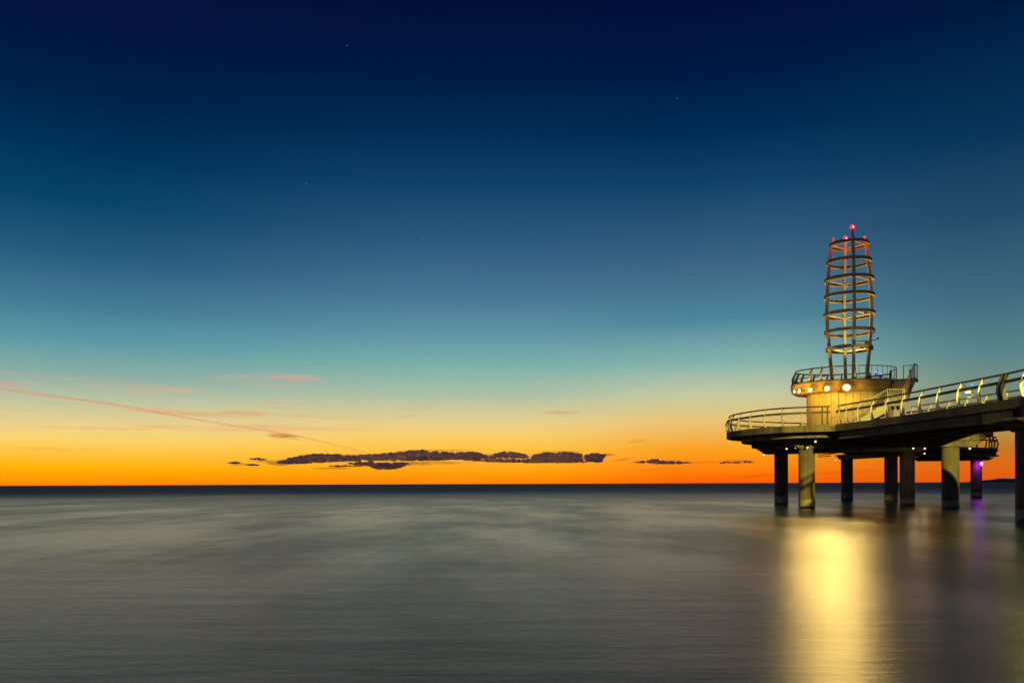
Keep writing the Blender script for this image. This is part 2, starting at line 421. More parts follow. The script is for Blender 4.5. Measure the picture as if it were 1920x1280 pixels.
# ------------------------------------------------------------------ clouds
def volume_mat(name, scat, dens, aniso=0.0, absorb=None):
    m = bpy.data.materials.new(name); m.use_nodes = True
    t = NT(m.node_tree); t.n.clear()
    v = t.node('ShaderNodeVolumePrincipled'); t.put(v.inputs['Color'], scat); v.inputs['Density'].default_value = dens
    v.inputs['Anisotropy'].default_value = aniso
    if absorb: t.put(v.inputs['Absorption Color'], absorb)
    o = t.node('ShaderNodeOutputMaterial'); t.l.new(v.outputs[0], o.inputs['Volume'])
    m.cycles.homogeneous_volume = True
    return m
def vapour(name, col, thin, soft):
    m = bpy.data.materials.new(name); m.use_nodes = True
    t = NT(m.node_tree); t.n.clear()
    g = t.node('ShaderNodeNewGeometry')
    nz = t.noise(g.outputs['Position'], 0.02, 4, 0.6)
    df = t.node('ShaderNodeBsdfDiffuse'); t.put(df.inputs[0], col)
    tr = t.node('ShaderNodeBsdfTranslucent'); t.put(tr.inputs[0], col)
    m1 = t.node('ShaderNodeMixShader'); m1.inputs[0].default_value = thin; t.l.new(df.outputs[0], m1.inputs[1]); t.l.new(tr.outputs[0], m1.inputs[2])
    tp = t.node('ShaderNodeBsdfTransparent'); m2 = t.node('ShaderNodeMixShader')
    t.put(m2.inputs[0], t.math('ADD', soft, t.math('MULTIPLY', nz, -0.2 if soft > 0.3 else 0.0), clamp=True)); t.l.new(m1.outputs[0], m2.inputs[1]); t.l.new(tp.outputs[0], m2.inputs[2])
    o = t.node('ShaderNodeOutputMaterial'); t.l.new(m2.outputs[0], o.inputs[0])
    return m
M['cloud'] = vapour('dark cloud vapour', (0.97,0.91,0.82), 0.45, 0.0)
M['contrail'] = vapour('contrail vapour', (1.0,0.66,0.52), 0.8, 0.70)
CD = 9000.0
def ico(sub=1):
    bm = bmesh.new(); bmesh.ops.create_icosphere(bm, subdivisions=sub, radius=1.0)
    v = [p.co.copy() for p in bm.verts]; f = [tuple(q.index for q in p.verts) for p in bm.faces]; bm.free(); return v, f
ICO = ico(2)
def cloud(label, shapes, seed, base=None, voxel=5.0):
    """shapes: top and bottom outlines (x, ytop, ybottom) as seen from the shore, filled with round puffs in depth"""
    rnd = random.Random(seed); mb = MB(); k = CD/FPX
    for prof, dens in shapes:
        x0, x1 = prof[0][0], prof[-1][0]
        area = sum((b[0]-a[0])*(abs(a[2]-a[1])+abs(b[2]-b[1]))/2 for a, b in zip(prof, prof[1:]))
        for _ in range(int(area*dens)+3):
            x = rnd.uniform(x0, x1)
            for a, b in zip(prof, prof[1:]):
                if a[0] <= x <= b[0]:
                    u = (x-a[0])/max(1e-6, b[0]-a[0]); yt = a[1]+(b[1]-a[1])*u; yb = a[2]+(b[2]-a[2])*u
            th = max(0.6, yb-yt)
            yt += 2.0*mn.noise((x*0.16, seed, 0.0))*min(1, th/10)
            r = min(rnd.uniform(0.12, 0.34)*th+0.5, 4.6)
            y = rnd.uniform(yt+r*0.8, max(yt+r*0.8+0.1, yb-r*0.5))
            p = px(x, y, CD); q = rnd.uniform(-1, 1)*min(th*k*0.9, 80)
            c = Vector((p.x, p.y+q, p.z)); rr = r*k; floor_z = px(x, yb, CD).z
            s3 = Vector((rnd.random()*50, rnd.random()*50, rnd.random()*50))
            vs = []
            for v in ICO[0]:
                d = 1+0.30*mn.noise(v*1.3+s3)
                vs.append((c.x+v.x*rr*1.3*d, c.y+v.y*rr*1.4*d, max(c.z+v.z*rr*0.85*d, floor_z+3*mn.noise((c.x*0.01,0,0)))))
            mb.add(vs, ICO[1])
    o = mb.obj('cloud', M['cloud'])
    md = o.modifiers.new('merge', 'REMESH'); md.mode = 'VOXEL'; md.voxel_size = voxel
    dg = bpy.context.evaluated_depsgraph_get()
    me = bpy.data.meshes.new_from_object(o.evaluated_get(dg))
    old = o.data; o.modifiers.clear(); o.data = me
    if not me.materials: me.materials.append(M['cloud'])
    for p in me.polygons: p.use_smooth = True
    return tag(o, label, 'cloud', 'dark clouds low over the horizon')
cloud('longest dark cloud bank stretching low over the lake horizon', [
    ([(521,864,869),(547,856,870),(581,851,869),(616,849,866),(650,852,865),(684,851,863.5),(719,849,863.5),(753,845.5,864),(787,842,864),(822,845.5,863),(856,847,861.5),(891,845.5,861),(913,853,861)], 0.13),
    ([(908,855,861),(934,848,860),(946,844.7,859),(976,847,859),(990,854,861)], 0.14),
    ([(869,859.5,863),(910,859.5,866),(960,859,867.5),(1010,859,868),(1101,862,867)], 0.16),
    ([(1000,853,866),(1015,847.7,867.5),(1041,846,867.5),(1071,845.5,867.5),(1088,850,866)], 0.13),
    ([(654,866,870),(675,864,873),(702,864,874)], 0.16),
    ([(695,871,876),(710,866,880),(730,864.5,880),(750,865,877),(766,867,871)], 0.15)], 3)
cloud('round dark cloud puff at the right end of the long bank', [([(1099,852,864),(1108,847.7,866),(1118,848.5,867),(1127,851,866),(1136,849,852)], 0.2)], 5)
cloud('small dark cloud scrap just left of the long bank, upper one', [([(468,859,861),(485,857,863),(500,860,862)], 0.3)], 8, voxel=3.5)
cloud('small dark cloud scrap just left of the long bank, lower one', [([(462,870,872),(472,868,873.5),(486,871,873)], 0.35)], 9, voxel=3.5)
cloud('tiny dark cloud scrap farthest left of the long bank', [([(428,866,868),(440,864,870.5),(452,866,868)], 0.35)], 10, voxel=3.5)
cloud('thin dark cloud sliver hanging under the left of the long bank', [([(618,872,874),(632,870,876),(650,871.5,875),(680,872.5,874.5)], 0.3)], 11, voxel=3.5)
cloud('flat dark cloud streak between the long bank and the pier', [([(1186,866,867),(1205,863,869),(1225,859,869),(1240,862,870),(1275,864,870),(1296,866,868)], 0.16)], 12, voxel=4)
cloud('short dark cloud streak just left of the pier pillars', [([(1350,867,869),(1362,864,868.5),(1380,865.5,868.5),(1392,864,868),(1400,862.5,867),(1416,866,868)], 0.3)], 13, voxel=3.5)
def contrail():
    mb = MB(); D = 14000.0; k = D/FPX; pts = []; rs = []
    line = [(-60,716),(0,728),(60,737),(150,749),(220,759),(290,772),(350,783),(420,795),(500,807),(560,818),(610,829),(650,839),(684,846)]
    for i, (x, y) in enumerate(spline(line, 20)):
        pts.append(px(x, y, D)); w = 2.6*(1-i/44.0)+0.8
        rs.append(max(0.8, w*(1+0.35*mn.noise((i*0.5,0,0))))*k*0.62)
    mb.tube(pts, rs, 10)
    tag(mb.obj('contrail', M['contrail'], smooth=True), 'thin pink aircraft contrail slanting down towards the long cloud', 'contrail')
contrail()
for x, y, lab in ((574,345,'brightest faint star in the left half of the blue sky'), (651,86,'faint star highest in the dark blue sky'), (791,448,'faint star lowest, right of the brightest one'), (1270,185,'faint star in the upper right dark sky')):
    p = px(x, y, 30000)
    tag(MB().sphere((0,0,0), 13, 8, 5).obj('star', M['star'], loc=p), lab, 'star', 'faint stars')

# ------------------------------------------------------------------ pier
DZ = CAMZ+3.9                                    # deck level
near = spline([(14.5,12),(16.8,20),(19.6,28),(22.3,34),(23.7,38.5),(24.0,41),(23.9,43.5),(23.72,45.4),(23.62,47.2),(23.5,49.2),(23.33,51.1),(23.15,52.9),(22.98,54.6),(22.75,56),(22.5,57.5),(22.25,58.7)])
rim = spline([(22.0,58.95),(20.34,59.7),(19.17,60.5),(18.24,61.7),(17.66,63.2),(17.24,64.9),(17.05,66.8),(17.4,69.1),(18.7,71.9),(21.2,74.2),(25,76.0),(28.6,78.4)])
right_edge = spline([(38.6,76),(37.4,72),(35.7,66),(33.6,61),(31.4,57.2),(29.9,54.2)])
farside = offset(near, 6.0)
C_ = Vector((26.9,68.0,0)); th = math.atan2(C_.x, C_.y)
EA = Vector((math.cos(th), -math.sin(th), 0)); EB = Vector((math.sin(th), math.cos(th), 0))   # right / away seen from the shore
def tw(a, b, z=0.0): return C_+EA*a+EB*b+Vector((0,0,z))

def pillar(parent, X, Y, ztop, r=0.585):
    p = MB().lathe([(r,-2.0),(r,ztop)], 40).obj('pillar', M['concrete'], parent, loc=(X,Y,0), smooth=False)
    for q in p.data.polygons: q.use_smooth = len(q.vertices) == 4
    z0 = 0.16+random.uniform(-.03,.03)
    for nm, a, b, mat in (('wet_band', -1.0, z0, 'algae'), ('tide_band', z0, z0+0.5+random.uniform(-.06,.1), 'tide')):
        n = 40; mb = MB()
        vs = [((r+0.006)*math.cos(2*PI*k/n), (r+0.006)*math.sin(2*PI*k/n), (a if j == 0 else b+0.05*mn.noise((k*0.9, X, j*7.7)))) for j in (0,1) for k in range(n)]
        mb.add(vs, [(k,(k+1)%n,n+(k+1)%n,n+k) for k in range(n)])
        mb.obj(nm, M[mat], p, smooth=True)
    return p
def crosshead(parent, a, b, ea, eb, w=1.5, zt=-0.30, zm=-0.93, zb=-1.36):
    """beam over two pillars, ends tapering up, with a narrower pile cap strip below"""
    a, b = Vector((*a,0)), Vector((*b,0)); t = (b-a).normalized(); n = Vector((t.y,-t.x,0))
    L = (b-a).length
    def extr(poly, hw):
        vs = [a+t*u+n*s*hw+Vector((0,0,DZ+z)) for s in (-1,1) for u, z in poly]; k = len(poly)
        return vs, [tuple(range(k))[::-1], tuple(range(k,2*k))]+[(i,(i+1)%k,k+(i+1)%k,k+i) for i in range(k)]
    m1 = MB(); m1.add(*extr([(-ea,zt),(L+eb,zt),(L+eb,zm+0.25),(L+eb-1.0,zm),(-ea+0.55,zm),(-ea,zm+0.12)], w/2))
    c = m1.obj('crosshead', M['concrete'], parent, bevel=0.03)
    m2 = MB(); m2.add(*extr([(-ea*0.82,zm-.003),(L+eb*0.8,zm-.003),(L+eb*0.8-0.7,zb),(-ea*0.82+0.7,zb)], w*0.40))
    m2.obj('pile_cap', M['concrete'], c, bevel=0.02)
    return c

pier = thing('pier_walkway', 'concrete pier walkway coming in from the right on round pillars', 'pier', (24,41,0))
pier.location = (0,0,0)
MB().sweep(near, [(0,DZ),(6,DZ),(6,DZ-0.36),(5.7,DZ-0.40),(0.3,DZ-0.40),(0,DZ-0.36)]).obj('deck_slab', M['concrete'], pier)
MB().sweep(near, [(0.01,DZ+0.10),(0.22,DZ+0.10),(0.22,DZ+.002),(0.01,DZ+.002)]).obj('edge_kerb', M['concrete'], pier)
MB().sweep(near, [(5.78,DZ+0.10),(5.99,DZ+0.10),(5.99,DZ+.002),(5.78,DZ+.002)]).obj('edge_kerb', M['concrete'], pier)
for u in (0.35, 2.75, 5.15):
    MB().sweep(near, [(u,DZ-.402),(u+0.5,DZ-.402),(u+0.5,DZ-0.80),(u+0.62,DZ-0.82),(u+0.62,DZ-0.90),(u-0.12,DZ-0.90),(u-0.12,DZ-0.82),(u,DZ-0.80)]).obj('girder', M['concrete'], pier)
# thickened expansion joint over the pillar
Ln = lens(near)
s0, s1 = nearest_s(near, Ln, (23.95,41.0)), nearest_s(near, Ln, (23.85,43.6))
seg = [at(near, Ln, s0+(s1-s0)*i/5)[0] for i in range(6)]
MB().sweep(seg[:3], [(0.06,DZ-.403),(1.6,DZ-.403),(1.6,DZ-1.0),(0.06,DZ-1.0)]).obj('joint_block', M['concrete'], pier, bevel=0.02)
MB().sweep([at(near, Ln, s0+(s1-s0)*(0.42+0.58*i/3))[0] for i in range(4)], [(0.06,DZ-.403),(1.6,DZ-.403),(1.6,DZ-1.0),(0.06,DZ-1.0)]).obj('joint_block', M['concrete'], pier, bevel=0.02)
crosshead(pier, (24.55,40.6), (29.0,41.2), 1.2, 1.2, 1.8, zt=-0.90, zm=-1.15, zb=-1.5)
pillar(pier, 24.55, 40.5, DZ-1.5); pillar(pier, 29.2, 41.2, DZ-1.5)
crosshead(pier, (20.5,26.5), (25.0,23.6), 0.6, 0.8, 1.8, zt=-0.90, zm=-1.15, zb=-1.5)
pillar(pier, 20.9, 26.2, DZ-1.5); pillar(pier, 24.6, 23.9, DZ-1.5)

plat = thing('viewing_platform', 'rounded concrete viewing platform under the tower at the pier end', 'platform')
poly = rim+right_edge+[(24.0+5.6,54.0)]
# butt against the walkway
wk = [(p[0]+normal(near,i)[0]*6.004, p[1]+normal(near,i)[1]*6.004) for i, p in enumerate(near) if p[1] > 54.3]
poly = rim+right_edge+wk+[(22.24,58.72)]
MB().prism(poly, DZ-0.36, DZ).obj('deck_slab', M['concrete'], plat)
MB().sweep(rim, [(0.01,DZ+0.10),(0.22,DZ+0.10),(0.22,DZ+.002),(0.01,DZ+.002)]).obj('edge_kerb', M['concrete'], plat)
inner = offset(rim, 1.15)
MB().sweep(inner, [(0,DZ-.362),(0.55,DZ-.362),(0.55,DZ-0.72),(0,DZ-0.72)]).obj('edge_girder', M['concrete'], plat)
MB().prism(offset(rim, 2.6)[2:-2]+offset(right_edge, 1.2)+[(24.5,58.5)], DZ-0.60, DZ-0.364).obj('under_slab', M['concrete'], plat)
p2, p6, p1, p5 = (22.0,63.7), (31.75,61.8), (23.85,75.6), (32.75,70.7)
crosshead(plat, p2, p6, 1.55, 2.6, 1.7)
crosshead(plat, p1, p5, 2.4, 2.2, 1.7)
for a, b in ((p2,p1),(p6,p5)):
    d = Vector((b[0]-a[0], b[1]-a[1], 0)); dn = d.normalized()
    A3 = Vector((a[0],a[1],DZ-0.75))+dn*0.87; B3 = Vector((b[0],b[1],DZ-0.75))-dn*0.87
    MB().bar(A3, B3, 1.1, 0.5).obj('girder', M['concrete'], plat)
for p in (p2,p6,p1,p5): pillar(plat, p[0], p[1], DZ-1.36)

arm = thing('far_pier', 'far pier arm curving away beneath and behind the walkway', 'pier')
p3, p4, p7 = (36.7,93.5), (37.75,85.0), (55.6,102.2)
left_a = spline([(28.6,78.42),(31,82),(33,87.5),(35.6,93.5),(40,98.5),(47,103.5),(53,106.5)], 1.0)
right_a = spline([(57.0,101.5),(56.0,98.3),(51.5,95.2),(46.5,91),(42.5,85.5),(39.6,79.5),(38.6,76.02)], 1.0)
MB().prism(left_a+right_a, DZ-0.40, DZ-.001).obj('deck_slab', M['concrete'], arm)
cl = spline([(33.8,78.5),(37.2,88.5),(44,96),(55.2,101.4)], 1.0)
for u in (-2.2, 2.2):
    MB().sweep(offset(cl, u), [(-0.35,DZ-.402),(0.35,DZ-.402),(0.35,DZ-0.9),(-0.35,DZ-0.9)]).obj('girder', M['concrete'], arm)
crosshead(arm, p3, p4, 1.4, 1.0, 1.6, zt=-0.9, zm=-1.0)
crosshead(arm, (51.0,103.0), (55.8,101.2), 3.0, 1.6, 1.6, zt=-0.9, zm=-1.0)
for p in (p3,p4,p7): pillar(arm, p[0], p[1], DZ-1.36, 0.62)

# ------------------------------------------------------------------ railings
def post_mesh(h=1.25, bow=0.16, d0=0.20, d1=0.12, t=0.045, lean=0.10):
    """bowed plate; local -Y is outward (left of travel = outside), X along the edge"""
    mb = MB(); n = 9; vs = []
    for i in range(n):
        s = i/(n-1); z = h*s
        u = -bow*math.sin(PI*min(1,s*1.05))*1.0+lean*s*s
        d = d0+(d1-d0)*s
        for x in (-t/2, t/2):
            vs += [(x, u-d/2, z), (x, u+d/2, z)]
    fs = []
    for i in range(n-1):
        a, b = i*4, (i+1)*4
        fs += [(a,a+1,b+1,b),(a+2,b+2,b+3,a+3),(a,b,b+2,a+2),(a+1,a+3,b+3,b+1)]
    fs += [(0,2,3,1),((n-1)*4,(n-1)*4+1,(n-1)*4+3,(n-1)*4+2)]
    mb.add(vs, fs)
    mb.box((-0.09,-0.13,0.0),(0.09,0.13,0.02))
    return mb.mesh('post', 0.004)
POST = post_mesh()
BOX = post_mesh(t=0.10, d0=0.24, d1=0.16)
def rail_post(parent, me, path, L, s, z, inset, mat):
    (x, y), h = at(path, L, s)
    nx, ny = math.sin(h), -math.cos(h)              # right of travel = inward
    o = link('post', me, mat, parent, (x+nx*inset, y+ny*inset, z))
    o.rotation_euler = (0, 0, h+PI)                  # local -Y = outward
    return o
def railing(label, path, stations, doubles=(), zbase=0.102, inset=0.12, h=1.25, cables=7, full=True, mat='steel', group=None, mid=True, cat='railing', post=None):
    r = thing('railing', label, cat, group=group)
    L = lens(path); z = DZ+zbase
    for s in stations: rail_post(r, post or POST, path, L, s, z, inset, M[mat])
    for s in doubles:
        rail_post(r, BOX, path, L, s-0.17, z, inset, M['dark_steel']); rail_post(r, BOX, path, L, s+0.17, z, inset, M[mat])
    top = offset(path, inset+0.10); md = offset(path, inset-0.02)
    def zz(p, v): return (p[0], p[1], z+v)
    MB().tube([zz(p, h+0.035) for p in top], 0.055, 10).obj('handrail', M['rail'], r, smooth=True)
    if mid: MB().sweep(md, [(-0.06,z+0.80),(0.0,z+0.80),(0.0,z+0.95),(-0.06,z+0.95)]).obj('mid_rail', M['timber'], r)
    for k in range(cables):
        zc = 0.12+0.62*k/max(1,cables-1)
        cb = offset(path, inset-0.14*math.sin(PI*min(1,zc/h*1.05))+0.1*(zc/h)**2)
        MB().tube([zz(p, zc) for p in cb], 0.008, 5).obj('cable', M['cable'], r, smooth=True)
    return r
def st(path, L, xs, Y_of):   # stations nearest to the pixel columns of the posts
    out = []
    for x in xs:
        best = (1e9, 0)
        for i in range(400):
            s = L[-1]*i/399; (X, Y), _ = at(path, L, s)
            d = abs(960+FPX*X/Y-x)
            if d < best[0] and Y_of(X, Y): best = (d, s)
        out.append(best[1])
    return out
wn = [p for p in near if p[1] > 30]
Lw = lens(wn)
base = st(wn, Lw, (1574,1587,1609,1634,1661,1691,1724,1758,1796,1837,1917), lambda X, Y: True)
extra = [max(0.4, min(base)-1.85*k) for k in (1,2,3) if min(base)-1.85*k > 0.4]
railing('walkway railing with bowed yellow lit posts facing the shore', wn, base+extra, st(wn, Lw, (1877,), lambda X, Y: True))
fs_ = [p for p in offset(near, 5.76) if p[1] > 45.5]
Lf = lens(fs_)
railing('far side railing of the walkway seen low behind the near one', fs_, [1+1.85*i for i in range(int((Lf[-1]-1)/1.85)+1)], inset=-0.12, cables=5)
Lr = lens(rim)
fr = st(rim, Lr, (1505,1468,1433.5,1407,1385.5,1371,1360.5), lambda X, Y: Y < 70)
bk = [max(fr)+2.0*i for i in range(1, 20) if max(fr)+2.0*i < Lr[-1]]
railing('platform railing curving round the left tip of the pier', rim, fr+bk, [0.35])
ra = [p for p in right_a]
railing('railing at the end of the far pier arm beneath the walkway', ra, [0.2, 1.0, 2.6, 4.4, 6.2, 8.0, 10, 12, 14], zbase=0.0, inset=0.12, cables=4)
# tall pole on the far arm
pp = px(1855, 839, 99.0)
fp = thing('pole', 'dark upright pole on the far pier arm deck under the walkway', 'pole', (pp.x, pp.y, DZ))
MB().lathe([(0.11,0.0),(0.11,0.05),(0.085,0.06),(0.07,2.0)], 12).obj('shaft', M['dark_steel'], fp, smooth=False)
MB().lathe([(0.2,0.0),(0.2,0.03)], 12).obj('base_plate', M['dark_steel'], fp)

# ------------------------------------------------------------------ drum building
GZ = CAMZ+7.93                                   # gallery floor
drum = thing('tower_building', 'round amber lit concrete drum building under the beacon tower', 'building')
da, db = 3.22, 2.75
NP = 38
def ell(a, b, ang): return (a*math.cos(ang), b*math.sin(ang))
pm = {}
for k in range(NP):                              # board marked wall panels with open joints
    a0, a1 = 2*PI*(k+0.035)/NP, 2*PI*(k+0.965)/NP
    mb = MB(); pr = 0.010*mn.noise((k*3.3,0,0))
    q = [tw(*ell(da+pr, db+pr, a0)), tw(*ell(da+pr, db+pr, a1)), tw(*ell(da-.16, db-.16, a1)), tw(*ell(da-.16, db-.16, a0))]
    mb.prism([(p.x,p.y) for p in q], DZ+0.004, GZ-0.95)
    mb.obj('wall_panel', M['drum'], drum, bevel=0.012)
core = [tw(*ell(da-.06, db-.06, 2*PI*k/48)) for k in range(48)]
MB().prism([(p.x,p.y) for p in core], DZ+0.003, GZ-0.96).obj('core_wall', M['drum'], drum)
def gal(ang, grow=0.0):
    c, s = math.cos(ang), math.sin(ang)
    ax = 4.42 if c < 0 else 3.55
    return tw((ax+grow)*c, (3.12+grow)*s)
n = 72; lv = [(-0.02,GZ-0.02,1),(0.0,GZ,1),(0,GZ-0.48,1),(-0.05,GZ-0.72,1),(-0.30,GZ-0.86,1)]
mb = MB(); rings = []
def gring(g, z): return [(gal(2*PI*k/n, g).x, gal(2*PI*k/n, g).y, z) for k in range(n)]
rs = [gring(-0.35, GZ), gring(0.0, GZ), gring(0.02, GZ-0.12), gring(0.0, GZ-0.50), gring(-0.08, GZ-0.72), gring(-0.34, GZ-0.88)]
rs.append([(tw(*ell(da-.02, db-.02, 2*PI*k/n)).x, tw(*ell(da-.02, db-.02, 2*PI*k/n)).y, GZ-0.945) for k in range(n)])
vs = [p for r_ in rs for p in r_]
fs = [(i*n+k, i*n+(k+1)%n, (i+1)*n+(k+1)%n, (i+1)*n+k) for i in range(len(rs)-1) for k in range(n)]
fs += [tuple(range(n)), tuple((len(rs)-1)*n+k for k in range(n))[::-1]]
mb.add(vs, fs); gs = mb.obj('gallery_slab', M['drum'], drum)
for p in gs.data.polygons: p.use_smooth = len(p.vertices) == 4
# raised plinth under the tower legs
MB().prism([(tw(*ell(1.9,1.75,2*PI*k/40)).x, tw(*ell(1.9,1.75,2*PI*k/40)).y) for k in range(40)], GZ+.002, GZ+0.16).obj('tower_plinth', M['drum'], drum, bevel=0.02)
da_ = tw(2.2,-db*0.74)

# gallery railings
def gpath(a0, a1, m, g): return [(gal(a0+(a1-a0)*i/m, g).x, gal(a0+(a1-a0)*i/m, g).y) for i in range(m+1)]
gl = gpath(R(-82), R(-300), 60, -0.14)            # clockwise: front, left tip, back
Lg = lens(gl)
GPOST = post_mesh(h=0.98, bow=0.12, d0=0.24, d1=0.15, t=0.10, lean=0.16)
r = thing('railing', 'gallery railing with thick bowed posts around the left of the drum top', 'railing')
sg = [0.05]+st(gl, Lg, (1540,1520,1504,1494,1488), lambda X, Y: True)
sg = sg+[max(sg)+1.15*i for i in range(1,9) if max(sg)+1.15*i < Lg[-1]]
for s in sg: rail_post(r, GPOST, gl, Lg, s, GZ, 0.06, M['steel'])
MB().tube([(p[0],p[1],GZ+1.02) for p in offset(gl,0.2)], 0.05, 8).obj('handrail', M['rail'], r, smooth=True)
MB().sweep(gl, [(0.0,GZ+0.30),(0.05,GZ+0.30),(0.05,GZ+0.38),(0.0,GZ+0.38)]).obj('low_rail', M['rail'], r)
for k in range(3):
    MB().tube([(p[0],p[1],GZ+0.5+0.16*k) for p in offset(gl,0.05)], 0.008, 5).obj('cable', M['cable'], r, smooth=True)
g2 = gpath(R(-80), R(28), 34, -0.10)
L2 = lens(g2); r = thing('railing', 'thin dark picket railing along the right side of the drum top', 'railing')
MB().tube([(p[0],p[1],GZ+0.98) for p in g2], 0.03, 8).obj('handrail', M['dark_steel'], r, smooth=True)
MB().tube([(p[0],p[1],GZ+0.10) for p in g2], 0.02, 6).obj('bottom_rail', M['dark_steel'], r, smooth=True)
PK = MB().tube([(0,0,0),(0,0,0.88)], 0.016, 6).mesh('picket')
s = 0.1
while s < L2[-1]:
    (x, y), h = at(g2, L2, s); link('picket', PK, M['dark_steel'], r, (x, y, GZ+0.10)); s += 0.47
MB().tube([(0,0,0),(0.04,0,0.5),(0,0,1.0)], 0.06, 8).obj('end_post', M['dark_steel'], r, loc=(g2[-1][0], g2[-1][1], GZ))

# ------------------------------------------------------------------ stairs
stair = thing('staircase', 'outdoor stair turning up the right side of the drum building', 'staircase')
a0 = px(1592, 797, 61.6); a0.z = DZ
a1 = px(1664, 757, 60.9); ML = a1.z+0.0                       # mid landing level
d = Vector((a1.x-a0.x, a1.y-a0.y, 0)); dl = d.length; dd = d.normalized(); dn = Vector((-dd.y, dd.x, 0))   # dn: away from the shore
wst = 1.45
N1 = 9; rise = (ML-DZ)/N1
for i in range(N1):
    p = a0+dd*(dl*i/N1); z = DZ+rise*(i+1)
    Mx = Matrix(((dd.x,dn.x,0,p.x),(dd.y,dn.y,0,p.y),(0,0,1,z),(0,0,0,1)))
    MB().box((0.01,0,-0.05),(dl/N1+0.03,wst,0),Mx).obj('tread', M['tread'], stair)
for off in (-0.06, wst+0.005):
    v = [a0+dn*off+Vector((0,0,.003)), a0+dn*off+dd*0.5+Vector((0,0,.003)), a1+dn*off-Vector((0,0,0.55)), a1+dn*off+Vector((0,0,0.06)), a0+dn*off+Vector((0,0,0.28))]
    q = [w+dn*0.055 for w in v]; k = len(v)
    MB().add(v+q, [tuple(range(k)), tuple(range(k,2*k))[::-1]]+[(i,(i+1)%k,k+(i+1)%k,k+i) for i in range(k)]).obj('stringer', M['soffit'], stair)
# sloping soffit plate
v = [a0+dd*0.55+dn*0.0, a0+dd*0.55+dn*wst, a1+dn*wst-Vector((0,0,0.50)), a1-Vector((0,0,0.50))]
q = [w+Vector((0,0,0.06)) for w in v]
MB().add(v+q, [(0,1,2,3),(4,7,6,5),(0,4,5,1),(1,5,6,2),(2,6,7,3),(3,7,4,0)]).obj('soffit', M['soffit'], stair)
# mid landing
lw = 1.15
def frame(o, x, y): return Matrix(((x.x,y.x,0,o.x),(x.y,y.y,0,o.y),(0,0,1,o.z),(0,0,0,1)))
ML0 = Vector((a1.x,a1.y,ML))+dd*0.035
MB().box((0,-0.06,-0.16),(lw,wst+0.06,0),frame(ML0,dd,dn)).obj('landing', M['tread'], stair)
for k in range(3): MB().box((0.05+0.36*k,0,-0.34),(0.15+0.36*k,wst,-0.163),frame(ML0,dd,dn)).obj('joist', M['dark_steel'], stair)
for k, (u, w) in enumerate(((0.1,0.1),(lw-0.1,0.1),(lw-0.1,wst-0.1),(0.1,wst-0.1))):
    p = ML0+dd*u+dn*w
    MB().tube([(p.x,p.y,DZ+.002),(p.x,p.y,ML-0.345)], 0.07, 8).obj('column', M['dark_steel'], stair)
# upper flight to the gallery landing
TOP = tw(3.62, -0.55); TOP.z = GZ
s0 = ML0+dd*(lw*0.5)+dn*wst; s0.z = ML
d2 = Vector((TOP.x+EA.x*0.6-s0.x, TOP.y+EA.y*0.6-s0.y, 0)); l2 = d2.length-0.9; dd2 = d2.normalized(); dn2 = Vector((-dd2.y, dd2.x, 0)); N2 = 12; r2 = (GZ-0.05-ML)/N2
for i in range(N2):
    p = s0+dd2*(l2*i/N2); z = ML+r2*(i+1)
    MB().box((0,-0.62,-0.05),(l2/N2+0.03,0.62,0),frame(Vector((p.x,p.y,z)),dd2,dn2)).obj('tread', M['tread'], stair)
    MB().box((0,-0.62,-r2+.002),(0.02,0.62,-0.052),frame(Vector((p.x,p.y,z)),dd2,dn2)).obj('riser', M['tread'], stair)
e0 = s0+dd2*l2; e0.z = GZ-0.05
for off in (-0.68, 0.63):
    v = [s0+dn2*off-Vector((0,0,0.2)), e0+dn2*off-Vector((0,0,0.36)), e0+dn2*off+Vector((0,0,0.1)), s0+dn2*off+Vector((0,0,0.25))]
    q = [w+dn2*0.05 for w in v]
    MB().add(v+q, [(0,1,2,3),(4,7,6,5),(0,4,5,1),(1,5,6,2),(2,6,7,3),(3,7,4,0)]).obj('stringer', M['soffit'], stair)
LT = Vector((e0.x,e0.y,GZ-0.006))
MB().box((0.002,-0.7,-0.22),(1.15,0.95,0),frame(LT,dd2,dn2)).obj('landing', M['tread'], stair)
# curved guard panel at the outer right of the upper flight
vs = []; nn = 12
gp0 = px(1700, 752, 63.2); gp1 = px(1703, 694, 64.6)
for i in range(nn+1):
    t_ = i/nn; p = gp0.lerp(gp1, t_)+EA*(0.22*math.sin(PI*(0.08+0.86*t_)))
    for w, tt in ((-0.32,0),(0.32,0),(0.32,0.05),(-0.32,0.05)): vs.append(p+EB*w*1.0+EA*tt)
fs = [(i*4+k, i*4+(k+1)%4, i*4+4+(k+1)%4, i*4+4+k) for i in range(nn) for k in range(4)]+[(0,1,2,3),(nn*4+3,nn*4+2,nn*4+1,nn*4)]
MB().add(vs, fs).obj('guard_panel', M['dark_steel'], stair)
def picket_rail(label, pts, h=1.0, gap=0.13, mat='steel', pr=0.011):
    r = thing('railing', label, 'railing')
    top = [Vector(p)+Vector((0,0,h)) for p in pts]
    MB().tube(top, 0.026, 8).obj('handrail', M[mat], r, smooth=True)
    MB().tube([Vector(p)+Vector((0,0,0.09)) for p in pts], 0.016, 6).obj('bottom_rail', M[mat], r, smooth=True)
    me = MB().tube([(0,0,0.09),(0,0,h)], pr, 5).mesh('picket')
    me2 = MB().tube([(0,0,0.0),(0,0,h)], 0.03, 8).mesh('post')
    for i, (a, b) in enumerate(zip(pts, pts[1:])):
        a, b = Vector(a), Vector(b); L = (b-a).length; k = max(1, int(L/gap))
        link('post', me2, M[mat], r, a)
        for j in range(1, k): link('picket', me, M[mat], r, a.lerp(b, j/k))
    link('post', me2, M[mat], r, Vector(pts[-1]))
    return r
